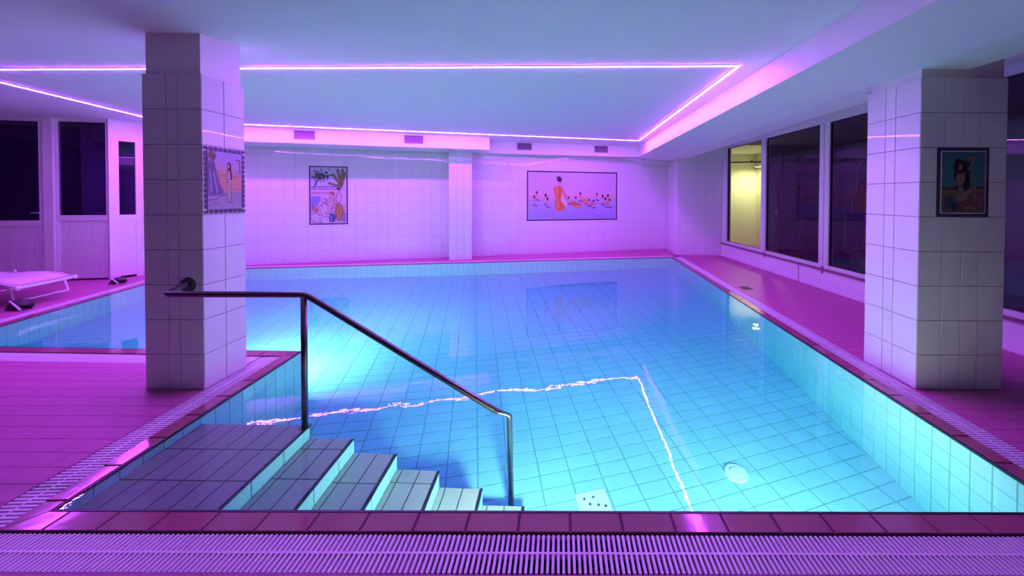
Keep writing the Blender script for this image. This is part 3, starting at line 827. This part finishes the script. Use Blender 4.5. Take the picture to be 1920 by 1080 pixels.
P.poly([(0, .70), (.575, .66), (.575, 1), (0, 1)], (.72, .50, .66))
P.oell(.33, .64, .055, .10, (.88, .56, .60)); P.oell(.335, .475, .038, .036, (.86, .56, .52)); P.ell(.35, .458, .036, .028, (.50, .15, .13)); P.ell(.37, .48, .014, .035, (.50, .15, .13))
P.oline([(.30, .57), (.26, .63), (.22, .62)], .016, (.88, .58, .58)); P.oline([(.37, .58), (.40, .66), (.35, .70)], .015, (.88, .58, .58))
P.oell(.45, .53, .046, .085, (.90, .64, .72)); P.oell(.452, .40, .03, .032, (.86, .56, .52)); P.ell(.452, .375, .032, .022, HAIR); P.oline([(.41, .50), (.385, .58), (.40, .64)], .014, (.88, .58, .58)); P.line([(.49, .50), (.50, .62)], .006, SH)
P.oell(.22, .80, .085, .15, WH); P.oell(.12, .91, .12, .075, WH, .25); P.oell(.235, .95, .10, .05, WH); P.oell(.205, .585, .038, .042, (.86, .60, .58)); P.ell(.215, .565, .042, .030, (.62, .54, .66)); P.line([(.24, .56), (.25, .61)], .010, (.3, .16, .4))
P.oline([(.16, .70), (.115, .79), (.15, .85)], .022, (.88, .60, .60)); P.oline([(.27, .70), (.31, .78), (.27, .83)], .020, (.88, .60, .60)); P.oline([(.02, .72), (.09, .77)], .024, (.72, .28, .24))
for p_ in ([(.20, .66), (.21, .82), (.17, .93)], [(.25, .70), (.24, .84), (.27, .95)], [(.06, .88), (.14, .93), (.16, .97)], [(.02, .82), (.06, .94)], [(.32, .58), (.33, .70)], [(.44, .48), (.44, .60)]): P.line(p_, .005, SH)
P.oell(.46, .80, .062, .16, (.60, .30, .11))
for k in range(7): P.line([(.42 + k * .013, .66 + .01 * abs(k - 3)), (.41 + k * .016, .80), (.435 + k * .009, .94)], .004, (.86, .54, .22) if k % 2 else (.36, .16, .08))
P.oell(.545, .9, .035, .075, (.36, .3, .62)); P.oell(.345, .91, .05, .075, (.13, .17, .42)); P.line([(.32, .88), (.33, .96)], .008, (.42, .44, .72)); P.line([(.36, .86), (.37, .95)], .005, (.05, .06, .18))
P.grain(.06, .66)
mural('tall tile mural of robed figures on a terrace under a dark tree', Vector((BW0[0], BW0[1], .90)) + dB * small[0], dB, small[1] - small[0], 1.388, P, .04, None)
# 3 left column mural: bather and rock in front of a sunset
P = Paint(92, 130, .7)
P.grad(0, .30, (.52, .45, .85), (.72, .50, .72)); P.grad(.30, .70, (.88, .46, .36), (.85, .42, .40)); P.grad(.70, 1, (.50, .42, .52), (.55, .45, .62))
for y, c in ((.20, (.78, .42, .62)), (.33, (.95, .50, .30)), (.40, (.80, .30, .25)), (.46, (.96, .55, .16)), (.56, (.95, .48, .20)), (.63, (.72, .34, .36))): P.line([(.25, y), (.48, y + .03), (.70, y)], .016, c)
P.poly([(0, .16), (.12, .14), (.17, .30), (.24, .55), (.34, .74), (.10, .80), (0, .80)], (.34, .24, .46))
for x0, x1 in ((.02, .04), (.07, .11), (.12, .22), (.05, .06), (.10, .17)): P.line([(x0, .20), ((x0 + x1) / 2, .5), (x1 + .05, .74)], .008, (.14, .06, .20))
P.line([(.04, .3), (.08, .7)], .012, (.62, .5, .72)); P.line([(.12, .35), (.19, .70)], .012, (.62, .5, .72))
for k in range(40): P.ell(P.rng.normal(.09, .03), P.rng.normal(.09, .04), .02, .022, ((.16, .11, .05), (.30, .2, .06), (.08, .06, .06))[k % 3])
P.ell(.14, .80, .20, .03, (.72, .5, .66))
P.line([(.0, .84), (.16, .82), (.36, .74)], .008, (.22, .12, .30))
P.poly([(.52, .40), (.54, .30), (.70, .28), (.70, .42)], (.62, .40, .55)); P.poly([(.57, .30), (.58, .12), (.64, .12), (.65, .30)], (.66, .5, .66)); P.line([(.57, .12), (.66, .12), (.66, .34)], .012, (.22, .1, .26))
P.ell(.428, .25, .046, .078, HAIR); P.ell(.412, .245, .026, .042, SKIN); P.oell(.425, .42, .040, .10, (.82, .58, .52)); P.oell(.43, .55, .045, .08, (.84, .60, .52)); P.oline([(.39, .34), (.37, .46), (.41, .53)], .013, SKIN)
P.oline([(.445, .60), (.455, .78), (.45, .86)], .020, (.76, .50, .44)); P.oline([(.42, .60), (.428, .78), (.425, .86)], .022, (.84, .60, .52)); P.line([(.47, .34), (.49, .46), (.46, .54)], .014, SKIN); P.line([(.46, .32), (.475, .46)], .018, (.10, .05, .08))
P.ell(.44, .875, .07, .012, (.26, .18, .32))
for k in range(60): x = P.rng.uniform(0, .7); y = P.rng.uniform(.80, .98); P.line([(x, y), (x + .05, y)], .004, (.42, .34, .48) if k % 2 else (.66, .55, .68))
P.grain(.05, .70)
mural('tile mural of a bather standing beside a rock, chain border, on the handrail column', (LX1 + .001, LY0 + .002, mz0 + .002), (0, 1, 0), .40, .568, P, .038, (9, 13))
# 4 right column mural: seated bather
P = Paint(98, 130, .75)
P.grad(0, .58, (.10, .30, .50), (.16, .44, .60)); P.grad(.58, 1, (.36, .24, .16), (.30, .22, .20)); P.line([(0, .60), (.75, .59)], .02, (.18, .08, .08)); P.line([(0, .66), (.34, .66), (.75, .62)], .012, (.60, .36, .16))
P.ell(.30, .40, .09, .30, HAIR, -.1); P.ell(.37, .30, .12, .16, HAIR, .3); P.ell(.36, .22, .075, .085, (.04, .03, .04)); P.ell(.42, .5, .05, .14, HAIR)
SK2, OC = (.62, .43, .36), (.06, .03, .04)
P.oell(.315, .25, .034, .050, SK2, 0, OC, .004); P.line([(.27, .20), (.25, .34), (.24, .52)], .022, HAIR)
P.poly([(.265, .36), (.385, .35), (.40, .46), (.36, .58), (.40, .66), (.28, .66), (.29, .55)], SK2); P.line([(.33, .42), (.35, .58)], .005, (.36, .22, .18))
P.oline([(.385, .36), (.50, .24), (.56, .10)], .020, SK2, OC, .005); P.oline([(.56, .10), (.42, .11)], .018, SK2, OC, .005)
P.oline([(.275, .38), (.25, .52), (.33, .57)], .018, SK2, OC, .005)
P.oell(.36, .73, .12, .085, SK2, -.35, OC, .005); P.oline([(.38, .72), (.56, .60)], .046, SK2, OC, .005); P.oline([(.56, .60), (.58, .80)], .032, (.56, .37, .32), OC, .005); P.oline([(.58, .82), (.64, .84)], .014, SK2, OC, .004)
for k in range(5): P.line([(.40 + .01 * k, .28), (.43 + .012 * k, .42), (.42 + .016 * k, .60)], .007, (.10, .06, .06) if k % 2 else HAIR)
P.oell(.13, .83, .065, .085, (.10, .18, .30), 0, OC); P.oell(.22, .90, .06, .06, (.06, .10, .18), 0, OC); P.oell(.66, .82, .08, .11, (.50, .24, .36), 0, OC); P.oell(.47, .88, .17, .07, (.42, .17, .15), 0, OC); P.line([(.42, .96), (.50, .88), (.56, .95), (.62, .88)], .010, (.66, .55, .16))
for k in range(26): x, y = P.rng.uniform(0, .75), P.rng.uniform(.03, .56); P.line([(x, y), (x + .07, y + .01)], .005, (.08, .26, .46) if k % 2 else (.20, .48, .62)) if not .2 < x < .6 else None
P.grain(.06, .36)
mural('tile mural of a seated long-haired bather, dark frame, on the wide right-hand column', (RX0 + .144, RY0 - .001, mz0 + .002), (1, 0, 0), .424, .568, P, .034, None)

# ------------------------------------------------------------------ sun lounger
t = thing('sun_lounger', 'white low sun lounger on the deck in front of the glazed doors', 'lounger', (-8.2, 5.4, 0))
f1, f2 = Vector((-7.44, 5.03, .33)), Vector((-7.60, 5.75, .33)); ax = Vector((-.985, .17, 0)); wv = f2 - f1
vs = []; fs = []; nu_, nv_ = 16, 8
for side in (0, 1):
    for i in range(nu_ + 1):
        for j in range(nv_ + 1):
            s_, q_ = i / nu_, j / nv_
            z = .045 * math.sin(math.pi * min(1, s_ * 1.6)) - .03 * math.sin(math.pi * q_) * math.sin(math.pi * s_) - (.025 if side else 0)
            p = f1 + wv * q_ + ax * (1.9 * s_) + Vector((0, 0, z)); vs.append(tuple(p))
N_ = (nu_ + 1) * (nv_ + 1)
for i in range(nu_):
    for j in range(nv_):
        a_ = i * (nv_ + 1) + j; fs.append((a_, a_ + 1, a_ + nv_ + 2, a_ + nv_ + 1)); fs.append((N_ + a_, N_ + a_ + nv_ + 1, N_ + a_ + nv_ + 2, N_ + a_ + 1))
for i in range(nu_):
    for j in (0, nv_): a_ = i * (nv_ + 1) + j; fs.append((a_, a_ + nv_ + 1, N_ + a_ + nv_ + 1, N_ + a_))
for j in range(nv_):
    for i in (0, nu_): a_ = i * (nv_ + 1) + j; fs.append((a_, a_ + 1, N_ + a_ + 1, N_ + a_))
mesh('bed', vs, fs, 'lounger', t, True)
m = MB().tube([f1 + Vector((0, 0, -.035)) + ax * .02, f2 + Vector((0, 0, -.035)) + ax * .02], .018, 8); m.build('frame', 'white_tube', t, True)
for e in (0, 1):
    m = MB().tube([f1 + wv * e + ax * (1.9 * s_ / 12) + Vector((0, 0, -.02 + .045 * math.sin(math.pi * min(1, s_ / 12 * 1.6)))) for s_ in range(13)], .018, 8); m.build('frame', 'white_tube', t, True)
    MB().ball(f1 + wv * e + Vector((0, 0, -.025)), .03, 10, (1, 1, 1.2)).build('corner_cap', 'white_tube', t, True)
for o_ in (0, 1.05):
    b1, b2 = Vector((-7.97, 5.35, .018)) + ax * o_, Vector((-8.11, 6.05, .018)) + ax * o_
    lift = Vector((-.10, -.01, .30))
    MB().tube(bend([b1 + lift, b1, b2, b2 + lift], .03), .016, 10).build('leg', 'white_tube', t, True)

# ------------------------------------------------------------------ small wedge spotlights on the left deck
def wedge(label, p, s):
    p = Vector(p); t = thing('floor_spotlight', label, 'spotlight', tuple(p), 'wedge spotlights on the left deck')
    x, y = p.x, p.y
    MB().add([(x - s, y - .05, 0), (x + s * .7, y - .05, 0), (x - s * .35, y - .05, s * .95), (x - s, y + .06, 0), (x + s * .7, y + .06, 0), (x - s * .35, y + .06, s * .95)],
             [(0, 1, 2), (5, 4, 3), (0, 3, 4, 1), (1, 4, 5, 2), (2, 5, 3, 0)]).build('wedge_body', 'pad', t)
    MB().tube([(x - s * .33, y - .062, s * .97), (x + s * .72, y - .062, .012)], .011, 8).build('strut', 'white_tube', t, True)
    MB().disc((x + s * .42, y + .03, s * .55), (.55, -.5, .65), s * .34, .04, 20).build('lamp_head', 'black', t)
    MB().disc((x + s * .5, y + .06, s * .15), (0, 0, 1), .03, s * .42, 10).build('stem', 'black', t)
wedge('small dark wedge spotlight on the deck under the lounger foot', (-7.46, 5.06, 0), .14)
wedge('small dark wedge spotlight on the deck near the narrow glazed door', (-7.93, 6.58, 0), .11)

# ------------------------------------------------------------------ drains
t = thing('floor_drain', 'small dark square drain in the deck in front of the windows', 'drain', (3.245, 6.4, 0))
MB().box(3.16, 3.33, 6.30, 6.50, -.004, .004).build('plate', 'black', t)
for k in range(4): MB().box(3.18 + k * .037, 3.20 + k * .037, 6.32, 6.48, .004, .007).build('bar', 'pad', t)
t = thing('floor_inlet', 'round pale inlet cap on the pool floor', 'inlet', (1.455, 2.99, DEPTH))
MB().disc((1.455, 2.99, DEPTH), (0, 0, 1), .095, .02, 28, .085).build('rim', 'drain', t); MB().disc((1.455, 2.99, DEPTH + .018), (0, 0, 1), .05, .012, 20, .045).build('cap', 'drain', t)
t = thing('main_drain', 'square pale drain plate with dark holes on the pool floor near the edge', 'drain', (.27, 2.75, DEPTH))
rot = Matrix.Translation((.27, 2.745, DEPTH)) @ Matrix.Rotation(ang, 4, 'Z')
m = MB().box(-.12, .12, -.125, .125, 0, .006); m.v = [tuple(rot @ Vector(v)) for v in m.v]; m.build('plate', 'drain', t)
for x, y in ((-.07, -.05), (-.03, .02), (.01, .07), (.08, -.02), (.03, .0), (-.06, .07)):
    c = rot @ Vector((x, y, .005)); MB().disc(c, (0, 0, 1), .010, .004, 10).build('screw', 'drain_dark', t)
